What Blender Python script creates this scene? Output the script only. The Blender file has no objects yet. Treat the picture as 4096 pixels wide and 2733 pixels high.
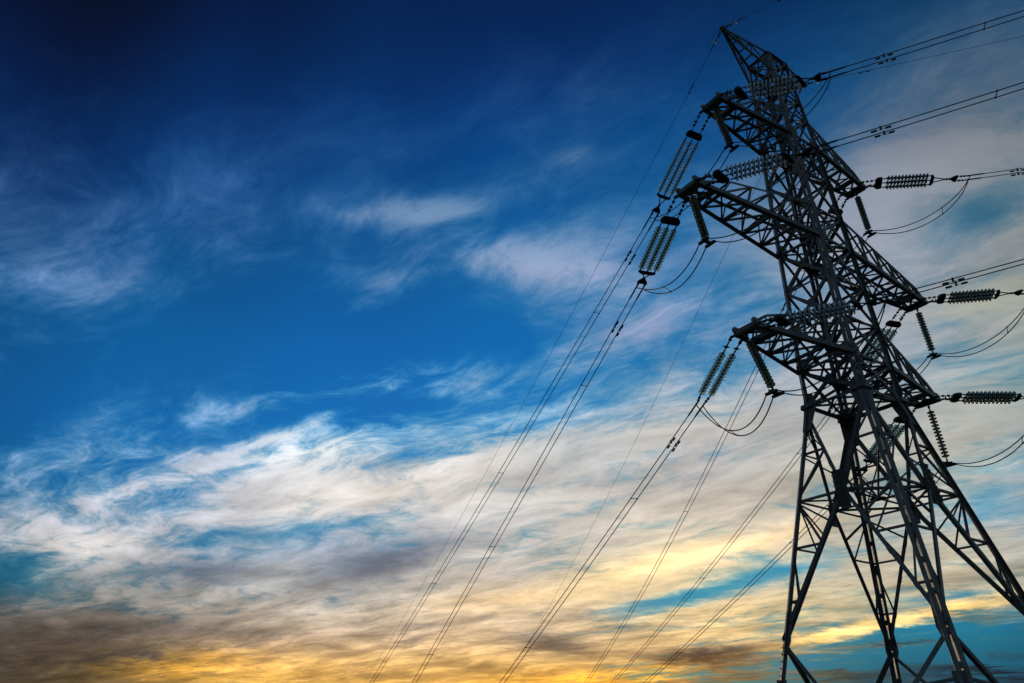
import bpy, math, random
from mathutils import Vector, Matrix

random.seed(7)
scene = bpy.context.scene
R = math.radians
V3 = Vector

# ------------------------------------------------------------------ camera
cam_d = bpy.data.cameras.new("camera")
cam_d.sensor_width = 36.0
cam_d.lens = 24.44
cam_d.clip_start = 0.1
cam_d.clip_end = 20000.0
cam = bpy.data.objects.new("camera", cam_d)
scene.collection.objects.link(cam)
cam.location = (-22.098, -12.080, 1.60)
HEADING = 0.57969                      # azimuth the photographer faces, from +Y towards +X
cam.rotation_euler = (math.pi / 2 + 0.50169, 0.0, -HEADING)
scene.camera = cam

# ------------------------------------------------------------------ exposure
scene.view_settings.view_transform = 'Standard'
scene.view_settings.look = 'None'
scene.view_settings.exposure = 0.0
scene.view_settings.gamma = 1.0
scene.view_settings.use_curve_mapping = False
scene.cycles.max_bounces = 8
scene.cycles.transmission_bounces = 6
scene.cycles.transparent_max_bounces = 8

# ------------------------------------------------------------------ sun: very low, behind the pylon, veiled by cloud
SUN_AZ, SUN_EL = HEADING - R(2.0), R(3.0)
sun_d = bpy.data.lights.new("sun", 'SUN')
sun_d.energy = 0.5
sun_d.angle = R(10.0)
sun_d.color = (1.0, 0.72, 0.42)
sun = bpy.data.objects.new("sun", sun_d)
scene.collection.objects.link(sun)
sun.rotation_euler = (math.pi / 2 - SUN_EL, 0.0, math.pi - SUN_AZ)

# ------------------------------------------------------------------ sky
world = bpy.data.worlds.new("World")
scene.world = world
world.use_nodes = True
nt = world.node_tree
nt.nodes.clear()


def nd(kind, **kw):
    n = nt.nodes.new(kind)
    for k, v in kw.items():
        setattr(n, k, v)
    return n


def put(sock, v):
    if isinstance(v, bpy.types.NodeSocket):
        nt.links.new(v, sock)
    else:
        sock.default_value = v


def mth(op, a, b=0.0, c=0.0, clamp=False):
    n = nd('ShaderNodeMath', operation=op, use_clamp=clamp)
    put(n.inputs[0], a)
    put(n.inputs[1], b)
    if len(n.inputs) > 2:
        put(n.inputs[2], c)
    return n.outputs[0]


def vec(op, a, b=(0, 0, 0), c=(0, 0, 0)):
    n = nd('ShaderNodeVectorMath', operation=op)
    put(n.inputs[0], a)
    put(n.inputs[1], b)
    if op == 'MULTIPLY_ADD':
        put(n.inputs[2], c)
    return n.outputs['Value'] if op in ('DOT_PRODUCT', 'LENGTH') else n.outputs['Vector']


def comb(x, y, z=0.0):
    n = nd('ShaderNodeCombineXYZ')
    put(n.inputs[0], x)
    put(n.inputs[1], y)
    put(n.inputs[2], z)
    return n.outputs[0]


def mixc(f, a, b):
    n = nd('ShaderNodeMix', data_type='RGBA')
    put(n.inputs[0], f)
    put(n.inputs[6], a)
    put(n.inputs[7], b)
    return n.outputs[2]


def smooth(x, a, b):
    n = nd('ShaderNodeMapRange', interpolation_type='SMOOTHSTEP')
    put(n.inputs[0], x)
    n.inputs[1].default_value, n.inputs[2].default_value = a, b
    n.inputs[3].default_value, n.inputs[4].default_value = 0.0, 1.0
    return n.outputs[0]


def noise(v, scale, detail=8.0, rough=0.55, dist=0.0):
    n = nd('ShaderNodeTexNoise', noise_dimensions='3D')
    put(n.inputs['Vector'], v)
    n.inputs['Scale'].default_value = scale
    n.inputs['Detail'].default_value = detail
    n.inputs['Roughness'].default_value = rough
    n.inputs['Distortion'].default_value = dist
    return n


tc = nd('ShaderNodeTexCoord')
D = vec('NORMALIZE', tc.outputs['Generated'])
sp = nd('ShaderNodeSeparateXYZ')
nt.links.new(D, sp.inputs[0])
dx, dy, dz = sp.outputs
# elevation and azimuth (degrees); azimuth 0 = the direction of the sunset bank
ch, sh = math.cos(HEADING), math.sin(HEADING)
fwd = mth('ADD', mth('MULTIPLY', dx, sh), mth('MULTIPLY', dy, ch))
rgt = mth('SUBTRACT', mth('MULTIPLY', dx, ch), mth('MULTIPLY', dy, sh))
AZ = mth('MULTIPLY', mth('ARCTAN2', rgt, fwd), 180 / math.pi)
EL = mth('MULTIPLY', mth('ARCSINE', dz), 180 / math.pi)

# coordinates on the flat cloud deck overhead: cirrus lies in a sheet, so it
# crowds into streaks towards the horizon
inv = mth('DIVIDE', 1.0, mth('ADD', mth('MAXIMUM', dz, 0.0), 0.11))
P = comb(mth('MULTIPLY', rgt, inv), mth('MULTIPLY', fwd, inv), 0.0)
warp_n = noise(P, 1.4, 3.0, 0.5)
warp = vec('MULTIPLY_ADD', warp_n.outputs['Color'], (0.36, 0.36, 0.0), vec('ADD', P, (-0.18, -0.18, 0.0)))


def streak(v, ang, sx, sy, off):
    m = nd('ShaderNodeMapping', vector_type='TEXTURE')
    put(m.inputs[0], v)
    m.inputs['Rotation'].default_value = (0, 0, R(ang))
    m.inputs['Scale'].default_value = (sx, sy, 1.0)
    return vec('ADD', m.outputs[0], (off, off * 0.7, off * 1.3))


N_BIG = noise(streak(warp, -38, 1.7, 1.0, 3.1), 2.4, 10.0, 0.62, 0.2).outputs['Fac']
N_FIB = noise(streak(warp, -36, 1.9, 1.0, 8.7), 8.5, 9.0, 0.70, 0.45).outputs['Fac']
N_SHD = noise(streak(warp, -38, 2.0, 1.0, 14.2), 3.8, 9.0, 0.60, 0.15).outputs['Fac']

ELS = (54, 47, 40, 34, 28, 22, 17, 12, 8, 5, 2)
AZS = (-44, -30, -15, 0, 15, 30, 44)
# sunset sky seen along seven azimuths, from high to low (8-bit display values)
CLEAR = [
    [(0, 9, 30), (0, 22, 58), (2, 33, 80), (2, 34, 84), (3, 36, 86), (4, 38, 82), (8, 38, 72)],
    [(0, 10, 34), (1, 34, 82), (2, 50, 106), (2, 56, 118), (3, 60, 118), (5, 58, 108), (8, 52, 94)],
    [(0, 26, 68), (2, 52, 110), (2, 68, 132), (2, 78, 144), (4, 80, 142), (8, 74, 128), (16, 68, 108)],
    [(2, 40, 92), (3, 69, 127), (3, 83, 147), (4, 93, 159), (7, 95, 155), (14, 89, 137), (18, 81, 113)],
    [(3, 67, 119), (4, 87, 149), (2, 95, 167), (2, 103, 175), (9, 107, 172), (21, 105, 157), (21, 89, 125)],
    [(2, 77, 135), (3, 95, 162), (2, 105, 179), (3, 111, 183), (14, 117, 177), (24, 120, 167), (25, 110, 147)],
    [(2, 81, 137), (3, 99, 169), (7, 110, 182), (21, 123, 183), (24, 127, 179), (24, 130, 177), (24, 125, 167)],
    [(5, 83, 132), (7, 95, 147), (28, 115, 162), (42, 130, 167), (38, 135, 177), (24, 135, 187), (21, 120, 172)],
    [(10, 77, 109), (14, 90, 122), (70, 105, 135), (90, 125, 150), (42, 140, 172), (25, 125, 178), (22, 100, 150)],
    [(30, 60, 85), (48, 60, 74), (140, 120, 105), (140, 124, 110), (60, 130, 160), (12, 116, 146), (10, 70, 106)],
    [(30, 36, 42), (50, 50, 50), (180, 140, 85), (190, 145, 70), (50, 130, 140), (10, 84, 112), (6, 50, 84)]]
CLOUD = [
    [(30, 60, 105), (30, 60, 105), (30, 60, 105), (30, 60, 105), (30, 60, 105), (30, 60, 105), (30, 60, 105)],
    [(20, 40, 80), (25, 60, 110), (40, 80, 135), (45, 88, 142), (50, 90, 142), (50, 90, 135), (50, 82, 115)],
    [(35, 70, 120), (50, 95, 150), (70, 110, 160), (80, 120, 165), (80, 120, 165), (100, 118, 146), (108, 116, 132)],
    [(60, 95, 145), (80, 115, 168), (105, 135, 182), (125, 148, 190), (130, 150, 188), (140, 150, 168), (120, 128, 138)],
    [(95, 125, 172), (115, 142, 190), (130, 155, 200), (160, 175, 208), (162, 172, 195), (158, 162, 175), (145, 150, 150)],
    [(90, 130, 175), (120, 155, 205), (172, 192, 216), (194, 204, 216), (172, 178, 188), (160, 165, 170), (160, 166, 160)],
    [(115, 150, 198), (165, 180, 205), (207, 207, 209), (199, 197, 195), (196, 190, 182), (186, 182, 170), (158, 166, 168)],
    [(155, 165, 185), (188, 190, 199), (205, 203, 201), (195, 190, 184), (214, 198, 172), (188, 182, 168), (140, 156, 172)],
    [(95, 105, 120), (150, 148, 146), (186, 180, 172), (200, 184, 162), (240, 212, 162), (186, 174, 146), (128, 142, 152)],
    [(52, 52, 58), (98, 88, 80), (206, 176, 138), (216, 182, 134), (222, 184, 126), (120, 130, 122), (24, 56, 76)],
    [(36, 36, 38), (72, 64, 52), (235, 184, 96), (222, 168, 78), (120, 92, 62), (16, 50, 66), (6, 34, 58)]]
COVER = [
    [10, 10, 10, 10, 10, 10, 10],
    [12, 18, 26, 30, 32, 36, 44],
    [22, 36, 42, 38, 46, 60, 70],
    [30, 38, 34, 36, 52, 80, 78],
    [42, 38, 20, 32, 66, 82, 76],
    [40, 22, 32, 50, 82, 90, 86],
    [24, 42, 74, 88, 97, 95, 72],
    [40, 74, 88, 88, 94, 88, 62],
    [60, 80, 92, 96, 95, 90, 65],
    [82, 90, 94, 96, 88, 46, 52],
    [92, 94, 98, 94, 62, 60, 46]]


def field(table):
    """colour given along seven azimuths by elevation ramps, blended in between"""
    pos = mth('DIVIDE', EL, 60.0, clamp=True)
    acc = None
    for i, az in enumerate(AZS):
        r = nd('ShaderNodeValToRGB')
        r.color_ramp.interpolation = 'CARDINAL'
        el = r.color_ramp.elements
        while len(el) < len(ELS):
            el.new(0.5)
        for e, row, lv in zip(el, reversed(table), reversed(ELS)):
            e.position = lv / 60.0
            c = row[i]
            e.color = (c / 100.0,) * 3 + (1,) if isinstance(c, int) else tuple(k / 255.0 for k in c) + (1,)
        put(r.inputs[0], pos)
        if acc is None:
            acc = r.outputs[0]
        else:
            acc = mixc(smooth(AZ, AZS[i - 1], az), acc, r.outputs[0])
    return acc


clear = field(CLEAR)
cloud = field(CLOUD)
cover = field(COVER)
sepc = nd('ShaderNodeSeparateColor')
nt.links.new(cover, sepc.inputs[0])
cov = sepc.outputs[0]

# single clouds, gaps and lit shelves: azimuth, elevation, half length, half width
# (degrees), tilt, change of cover, change of cloud colour
CLOUDS = [
    (-9.7, 39.0, 8.39, 1.18, 7.8, 0.46, (0.1, 0.08, 0.05)),  # wisp over the mid blue
    (7.3, 48.1, 11.38, 2.23, 0.2, 0.16, (0, 0, 0)),  # veil high right of centre
    (7.1, 43.1, 2.58, 0.88, 3.6, 0.38, (0.05, 0.03, 0.01)),  # small bright puff
    (0.7, 35.3, 8.62, 1.79, -10.1, 0.50, (0.1, 0.08, 0.05)),  # fan of cirrus right of centre
    (6.8, 36.2, 4.79, 2.46, -3.2, 0.22, (0.03, 0.03, 0.02)),  # cirrus by the far wires
    (-11.0, 33.1, 3.71, 1.07, 11.9, 0.30, (0.02, 0.01, 0.0)),  # pink wisp
    (-14.6, 30.4, 3.52, 0.64, 17.2, 0.25, (0.03, 0.02, 0.01)),  # thin streaks
    (-36.4, 27.9, 5.54, 1.23, 12.6, 0.24, (0.02, 0.03, 0.03)),  # veil at far left
    (-33.8, 33.8, 7.46, 1.91, 36.2, 0.10, (0.0, 0.01, 0.02)),  # veil left above
    (-22.3, 26.7, 9.20, 3.04, 3.4, -0.40, (0, 0, 0)),  # blue hole
    (-8.8, 29.3, 9.23, 1.96, 0.2, -0.34, (0, 0, 0)),  # blue hole centre
    (-1.1, 39.5, 4.10, 1.74, -3.2, -0.20, (0, 0, 0)),  # blue gap high
    (-10.8, 24.9, 11.36, 1.59, 7.7, 0.28, (0.02, 0.02, 0.02)),  # upper edge of the bank
    (-8.5, 25.3, 3.49, 0.93, 8.8, 0.08, (0.02, 0.02, 0.01)),  # bright head of the bank
    (-22.0, 25.4, 3.12, 0.96, 22.5, 0.22, (0.0, 0.0, 0.02)),  # wisp at bank edge left
    (-24.0, 21.4, 3.59, 0.86, 14.6, 0.34, (0.06, 0.06, 0.06)),  # lens wisp
    (-8.3, 23.3, 3.82, 0.71, -0.7, -0.28, (0, 0, 0)),  # blue notch in bank
    (-18.1, 21.6, 3.48, 0.89, 16.1, -0.20, (0, 0, 0)),  # blue notch left
    (-16.7, 19.2, 6.50, 1.51, 19.0, 0.30, (0.1, 0.09, 0.06)),  # bright band
    (-10.0, 16.9, 7.40, 1.10, 14.2, 0.20, (0.06, 0.04, 0.02)),  # bright band lower
    (-1.7, 18.9, 6.30, 1.47, 13.6, 0.20, (0.05, 0.03, 0.01)),  # cream centre
    (-23.6, 12.0, 3.81, 0.47, 15.5, -0.40, (-0.05, -0.02, 0.02)),  # blue streak in bank
    (-16.5, 13.1, 5.21, 0.65, 9.6, -0.20, (-0.03, -0.02, 0.0)),  # blue streak right of it
    (-34.5, 7.7, 2.62, 1.07, 0.8, -0.32, (0, 0, 0)),  # blue at left edge
    (-30.2, 10.7, 4.56, 0.86, 1.7, 0.30, (0.14, 0.12, 0.09)),  # puffs left
    (-10.2, 11.0, 5.00, 1.18, 13.4, 0.15, (-0.42, -0.36, -0.27)),  # dark slab
    (-22.8, 9.6, 3.54, 0.78, 4.0, 0.10, (-0.26, -0.23, -0.18)),  # dark slab left
    (8.8, 10.3, 6.13, 1.08, 11.5, 0.25, (0.2, 0.15, 0.03)),  # gold band
    (19.2, 12.1, 5.16, 0.68, 9.5, 0.20, (0.22, 0.15, 0.05)),  # gold band right
    (-0.9, 8.4, 5.76, 0.76, 3.8, 0.10, (0.12, 0.06, -0.02)),  # peach shelf
    (13.2, 8.2, 6.19, 0.52, 7.5, -0.70, (-0.12, -0.04, 0.06)),  # blue streak under gold
    (20.1, 9.6, 3.75, 0.78, 8.2, -0.45, (-0.08, -0.02, 0.05)),  # blue streak right
    (23.7, 5.5, 5.48, 0.33, 9.2, 0.65, (0.42, 0.28, 0.06)),  # lit fringe
    (31.4, 6.7, 3.61, 0.29, 7.4, 0.50, (0.42, 0.28, 0.06)),  # lit fringe far
    (3.1, 5.2, 2.62, 0.61, -7.6, 0.10, (-0.46, -0.36, -0.18)),  # dark smudge
    (14.0, 4.2, 4.00, 0.53, -2.9, 0.30, (-0.46, -0.38, -0.22)),  # dark bar
    (-23.3, 3.5, 4.35, 0.78, 5.5, 0.00, (0.3, 0.17, -0.04)),  # orange glow low
    (5.0, 2.8, 4.80, 0.58, -0.2, 0.00, (0.28, 0.14, -0.06)),  # gold low centre
    (10.1, 3.2, 3.47, 0.52, 3.1, 0.20, (0.35, 0.22, 0.0)),  # gold low right
    (-29.6, 5.3, 4.74, 1.04, 6.2, 0.10, (-0.06, -0.06, -0.05)),  # brown veil
    (-19.7, 5.6, 5.33, 0.58, 0.0, 0.00, (-0.12, -0.11, -0.08)),  # brown bar
    (-11.4, 3.1, 6.23, 0.34, -1.2, 0.00, (-0.24, -0.19, -0.08)),  # grey streak low
    (32.9, 3.1, 2.99, 1.53, -2.0, -0.35, (-0.03, -0.1, -0.1)),  # deep blue corner
    (31.7, 5.7, 2.78, 0.56, -19.4, -0.10, (-0.08, -0.12, -0.12)),  # dark cyan cloud
    (29.0, 5.0, 3.90, 0.53, 3.4, -0.10, (0.02, 0.1, 0.12)),  # cyan glow
    (38.1, 36.1, 6.92, 1.81, -6.8, 0.25, (0.06, 0.05, 0.03)),  # pale bank top right
    (41.5, 32.0, 3.35, 1.31, -0.6, -0.30, (0, 0, 0)),  # blue gap right
    (38.7, 26.1, 3.83, 1.19, -4.4, 0.15, (0.05, 0.05, 0.0)),  # yellow grey right
    (35.3, 13.0, 2.53, 1.22, 2.3, -0.32, (0, 0, 0.02)),  # blue gap low right
    (14.7, 28.8, 5.82, 2.10, -0.9, 0.10, (-0.04, -0.03, 0.0)),  # grey bank right of wires
    (16.0, 21.7, 6.83, 1.87, 5.8, 0.15, (0.08, 0.05, 0.0)),  # cream bank mid right
    (15.3, 17.0, 5.55, 1.00, 5.3, 0.00, (-0.06, -0.05, -0.03)),  # dark veil behind tower
    (26.8, 3.4, 6.86, 0.96, 2.3, -0.30, (-0.02, 0.02, 0.06)),  # cyan gap under the fringe
    (24.8, 2.9, 4.31, 0.32, 0.6, 0.35, (-0.1, -0.1, -0.1)),  # dark cloud in the cyan
    (31.7, 3.9, 2.79, 0.37, -9.0, 0.35, (-0.02, -0.1, -0.1)),  # dark cloud right low
    (23.6, 9.0, 4.46, 0.76, 6.1, 0.20, (-0.05, -0.03, 0.0)),  # grey under gold
    (-37.5, 20.0, 5.07, 3.27, 25.3, -0.30, (0, 0, 0)),  # blue at left
    (-14.4, 23.7, 5.49, 0.63, 16.7, 0.22, (0.03, 0.03, 0.03)),  # crisp fan in the bank
    (-20.2, 19.5, 5.59, 0.55, 28.8, 0.30, (0.05, 0.04, 0.03)),  # fan streak
    (-28.4, 14.9, 5.01, 0.57, 29.6, 0.30, (0.05, 0.04, 0.03)),  # fan streak low
    (-16.3, 11.8, 8.34, 1.09, 9.2, -0.10, (-0.16, -0.11, -0.04)),  # blue grey low
    (-16.9, 3.1, 7.08, 0.74, 2.8, 0.00, (0.16, 0.1, 0.0)),  # gold at the bottom
    (-44.8, 38.8, 5.69, 1.69, 55.2, 0.00, (0, 0, 0)),  # high puff
    (37.9, 30.5, 2.66, 1.20, 1.9, -0.20, (0, 0, 0)),  # blue patch behind right arm
    (-19.4, 4.3, 4.31, 0.35, 7.4, 0.00, (-0.12, -0.11, -0.08)),  # dark streak low
    (-1.5, 3.5, 5.52, 0.29, -3.5, 0.00, (-0.22, -0.17, -0.08)),  # dark streak low right
    (-6.5, 6.4, 4.58, 0.43, 8.2, 0.00, (-0.1, -0.09, -0.06)),  # dark streak centre
    (10.1, 6.3, 4.23, 0.36, 4.5, 0.00, (-0.14, -0.11, -0.05)),  # dark streak right
    (16.8, 4.7, 3.35, 0.32, 2.4, 0.10, (-0.22, -0.16, -0.06)),  # dark bar by the leg
    (28.7, 4.0, 3.85, 0.24, 1.9, -0.50, (0, 0, 0)),  # cyan strip
    (23.2, 3.4, 3.55, 0.25, -3.4, -0.50, (0, 0, 0)),  # cyan strip low
    (27.1, 4.7, 3.19, 0.24, 1.7, 0.50, (-0.3, -0.28, -0.22)),  # dark strip
    (31.2, 3.0, 3.28, 0.32, -6.1, 0.50, (-0.12, -0.1, -0.1)),  # dark strip low
]
AE = comb(AZ, EL, 0.0)
# ragged edges for the single clouds
AE = vec('MULTIPLY_ADD', noise(warp, 6.0, 6.0, 0.62).outputs['Color'], (4.0, 1.5, 0.0), vec('ADD', AE, (-2.0, -0.75, 0.0)))
tint = None
lobes = 0.0
for (a, e, sa, se, rot, dc, col) in CLOUDS:
    m = nd('ShaderNodeMapping', vector_type='TEXTURE')
    put(m.inputs[0], AE)
    m.inputs['Location'].default_value = (a, e, 0)
    m.inputs['Rotation'].default_value = (0, 0, R(rot))
    m.inputs['Scale'].default_value = (sa, se, 1)
    g = mth('POWER', 0.45, vec('DOT_PRODUCT', m.outputs[0], m.outputs[0]))
    if dc:
        lobes = mth('MULTIPLY_ADD', g, dc, lobes)
    if any(col):
        cc = comb(g, g, g)
        tint = vec('MULTIPLY_ADD', cc, col, tint if tint is not None else (0, 0, 0))

# how torn the deck is: soft veils high up, stronger streaks lower down
cov = mth('ADD', cov, mth('MULTIPLY', lobes, mth('MULTIPLY_ADD', mth('SUBTRACT', N_FIB, 0.5), 2.2, 1.0)))
lowness = smooth(EL, 45.0, 12.0)
amp = mth('MULTIPLY_ADD', lowness, 0.45, 1.0)
amp = mth('MULTIPLY', amp, mth('MULTIPLY_ADD', smooth(EL, 9.0, 3.0), 0.5, 1.0))
dens = mth('ADD', cov, mth('MULTIPLY', mth('SUBTRACT', N_BIG, 0.5), mth('MULTIPLY', amp, 1.1)))
dens = mth('ADD', dens, mth('MULTIPLY', mth('SUBTRACT', N_FIB, 0.5), mth('MULTIPLY', amp, 0.95)))
alpha = smooth(dens, 0.10, 1.0)

shade = mth('ADD', mth('MULTIPLY', mth('SUBTRACT', N_SHD, 0.5), 0.72), mth('MULTIPLY', mth('SUBTRACT', N_FIB, 0.5), 0.45))
shade = mth('MULTIPLY', shade, mth('MULTIPLY_ADD', lowness, 0.75, 0.25))
shade = mth('MULTIPLY', shade, mth('MULTIPLY_ADD', smooth(EL, 11.0, 4.0), 0.8, 1.0))
shade = mth('ADD', shade, 1.0)
cl = vec('MULTIPLY', vec('ADD', cloud, tint), comb(shade, shade, shade))
mixed = mixc(alpha, clear, cl)
mixed = vec('MAXIMUM', mixed, (0.002, 0.004, 0.01))
# the dim half of the sky, away from the sunset, and the haze under the horizon
side = smooth(mth('ABSOLUTE', AZ), 52.0, 80.0)
high = smooth(EL, 56.0, 70.0)
dim = mixc(smooth(EL, 0.0, 50.0), (0.40, 0.45, 0.48, 1), (0.18, 0.28, 0.38, 1))
mixed = mixc(mth('MAXIMUM', side, high), mixed, dim)
gm = nd('ShaderNodeGamma')
put(gm.inputs[0], vec('MULTIPLY', vec('ADD', mixed, (0.055, 0.055, 0.055)), (1 / 1.055,) * 3))
gm.inputs[1].default_value = 2.4
# a little physical twilight scattering on top
nis = nd('ShaderNodeTexSky', sky_type='NISHITA', sun_disc=False)
nis.sun_elevation = SUN_EL
nis.sun_rotation = SUN_AZ
nis.air_density = 1.0
nis.dust_density = 1.5
bg1 = nd('ShaderNodeBackground')
put(bg1.inputs[0], gm.outputs[0])
bg1.inputs[1].default_value = 1.0
bg2 = nd('ShaderNodeBackground')
put(bg2.inputs[0], nis.outputs[0])
bg2.inputs[1].default_value = 0.003
addsh = nd('ShaderNodeAddShader')
nt.links.new(bg1.outputs[0], addsh.inputs[0])
nt.links.new(bg2.outputs[0], addsh.inputs[1])
wo = nd('ShaderNodeOutputWorld')
nt.links.new(addsh.outputs[0], wo.inputs[0])


# ------------------------------------------------------------------ materials
def material(name, base, rough=0.6, metal=0.0, spec=0.3, mottle=0.0, scale=6.0, tone2=None):
    m = bpy.data.materials.new(name)
    m.use_nodes = True
    t = m.node_tree
    b = t.nodes['Principled BSDF']
    b.inputs['Roughness'].default_value = rough
    b.inputs['Metallic'].default_value = metal
    b.inputs['Specular IOR Level'].default_value = spec
    if mottle:
        tcn = t.nodes.new('ShaderNodeTexCoord')
        n = t.nodes.new('ShaderNodeTexNoise')
        n.inputs['Scale'].default_value = scale
        n.inputs['Detail'].default_value = 6.0
        n.inputs['Roughness'].default_value = 0.65
        t.links.new(tcn.outputs['Object'], n.inputs['Vector'])
        r = t.nodes.new('ShaderNodeValToRGB')
        r.color_ramp.elements[0].position = 0.32
        r.color_ramp.elements[1].position = 0.70
        lo = tone2 if tone2 else tuple(c * (1 - mottle) for c in base)
        r.color_ramp.elements[0].color = (*lo, 1)
        r.color_ramp.elements[1].color = (*base, 1)
        t.links.new(n.outputs['Fac'], r.inputs[0])
        t.links.new(r.outputs[0], b.inputs['Base Color'])
        r2 = t.nodes.new('ShaderNodeMapRange')
        r2.inputs[3].default_value = max(0.0, rough - 0.12)
        r2.inputs[4].default_value = min(1.0, rough + 0.15)
        t.links.new(n.outputs['Fac'], r2.inputs[0])
        t.links.new(r2.outputs[0], b.inputs['Roughness'])
    else:
        b.inputs['Base Color'].default_value = (*base, 1)
    return m


STEEL = material("weathered_steel", (0.190, 0.200, 0.200), 0.50, 0.0, 0.5, 0.55, 3.0, (0.095, 0.094, 0.090))
# galvanised members differ from piece to piece: dull, stained or slightly rusty
_t = STEEL.node_tree
_b = _t.nodes['Principled BSDF']
_src = _b.inputs['Base Color'].links[0].from_socket
_oi = _t.nodes.new('ShaderNodeObjectInfo')
_mr = _t.nodes.new('ShaderNodeMapRange')
_mr.inputs[3].default_value, _mr.inputs[4].default_value = 0.65, 1.35
_t.links.new(_oi.outputs['Random'], _mr.inputs[0])
_vm = _t.nodes.new('ShaderNodeVectorMath')
_vm.operation = 'SCALE'
_t.links.new(_src, _vm.inputs[0])
_t.links.new(_mr.outputs[0], _vm.inputs['Scale'])
_tc = _t.nodes.new('ShaderNodeTexCoord')
_mp = _t.nodes.new('ShaderNodeMapping')
_mp.inputs['Scale'].default_value = (9.0, 9.0, 0.8)
_rn = _t.nodes.new('ShaderNodeTexNoise')
_rn.inputs['Scale'].default_value = 1.6
_rn.inputs['Detail'].default_value = 5.0
_rr = _t.nodes.new('ShaderNodeMapRange')
_rr.inputs[1].default_value, _rr.inputs[2].default_value = 0.56, 0.72
_mx = _t.nodes.new('ShaderNodeMix')
_mx.data_type = 'RGBA'
_mx.inputs[7].default_value = (0.13, 0.075, 0.045, 1)
_t.links.new(_tc.outputs['Object'], _mp.inputs[0])
_t.links.new(_mp.outputs[0], _rn.inputs['Vector'])
_t.links.new(_rn.outputs['Fac'], _rr.inputs[0])
_t.links.new(_rr.outputs[0], _mx.inputs[0])
_t.links.new(_vm.outputs[0], _mx.inputs[6])
_t.links.new(_mx.outputs[2], _b.inputs['Base Color'])
FITTING = material("forged_fitting", (0.040, 0.042, 0.046), 0.5, 0.0, 0.3, 0.4, 12.0)
CABLE = material("stranded_aluminium", (0.045, 0.044, 0.045), 0.55, 0.0, 0.3, 0.3, 20.0)
CAP = material("insulator_cap", (0.12, 0.125, 0.125), 0.55, 0.0, 0.3, 0.3, 30.0)
CONCRETE = material("concrete", (0.26, 0.25, 0.23), 0.9, 0.0, 0.2, 0.35, 8.0)
GRASS = material("rough_grass", (0.050, 0.060, 0.028), 0.95, 0.0, 0.1, 0.6, 0.7, (0.030, 0.026, 0.016))



def glass(name, base, trans, through, rough, transmission):
    """toughened glass of an insulator disc: partly clear, partly translucent"""
    m = bpy.data.materials.new(name)
    m.use_nodes = True
    t = m.node_tree
    b = t.nodes['Principled BSDF']
    b.inputs['Base Color'].default_value = (*base, 1)
    b.inputs['IOR'].default_value = 1.5
    b.inputs['Transmission Weight'].default_value = transmission
    n = t.nodes.new('ShaderNodeTexNoise')
    n.inputs['Scale'].default_value = 14.0
    r = t.nodes.new('ShaderNodeMapRange')
    r.inputs[3].default_value = rough * 0.6
    r.inputs[4].default_value = rough * 1.5
    t.links.new(n.outputs['Fac'], r.inputs[0])
    t.links.new(r.outputs[0], b.inputs['Roughness'])
    tl = t.nodes.new('ShaderNodeBsdfTranslucent')
    tl.inputs[0].default_value = (*base, 1)
    tr = t.nodes.new('ShaderNodeBsdfTransparent')
    tr.inputs[0].default_value = (*trans, 1)
    m1 = t.nodes.new('ShaderNodeMixShader')
    m2 = t.nodes.new('ShaderNodeMixShader')
    m1.inputs[0].default_value = 0.40
    m2.inputs[0].default_value = through
    t.links.new(b.outputs[0], m1.inputs[1])
    t.links.new(tl.outputs[0], m1.inputs[2])
    t.links.new(m1.outputs[0], m2.inputs[1])
    t.links.new(tr.outputs[0], m2.inputs[2])
    t.links.new(m2.outputs[0], t.nodes['Material Output'].inputs[0])
    return m


GLASS = glass("toughened_glass", (0.66, 0.82, 0.80), (0.70, 0.86, 0.85), 0.40, 0.20, 0.35)
GLASS_LIT = glass("lit_glass", (0.96, 1.0, 0.99), (0.90, 0.98, 0.97), 0.18, 0.10, 0.05)  # light on the left near strings is put into this brighter glass colour
GLASS_GREY = glass("grey_glass", (0.44, 0.56, 0.55), (0.60, 0.74, 0.73), 0.35, 0.18, 0.30)
GLASS_DARK = glass("smoked_glass", (0.24, 0.28, 0.26), (0.45, 0.50, 0.46), 0.30, 0.16, 0.25)


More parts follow.
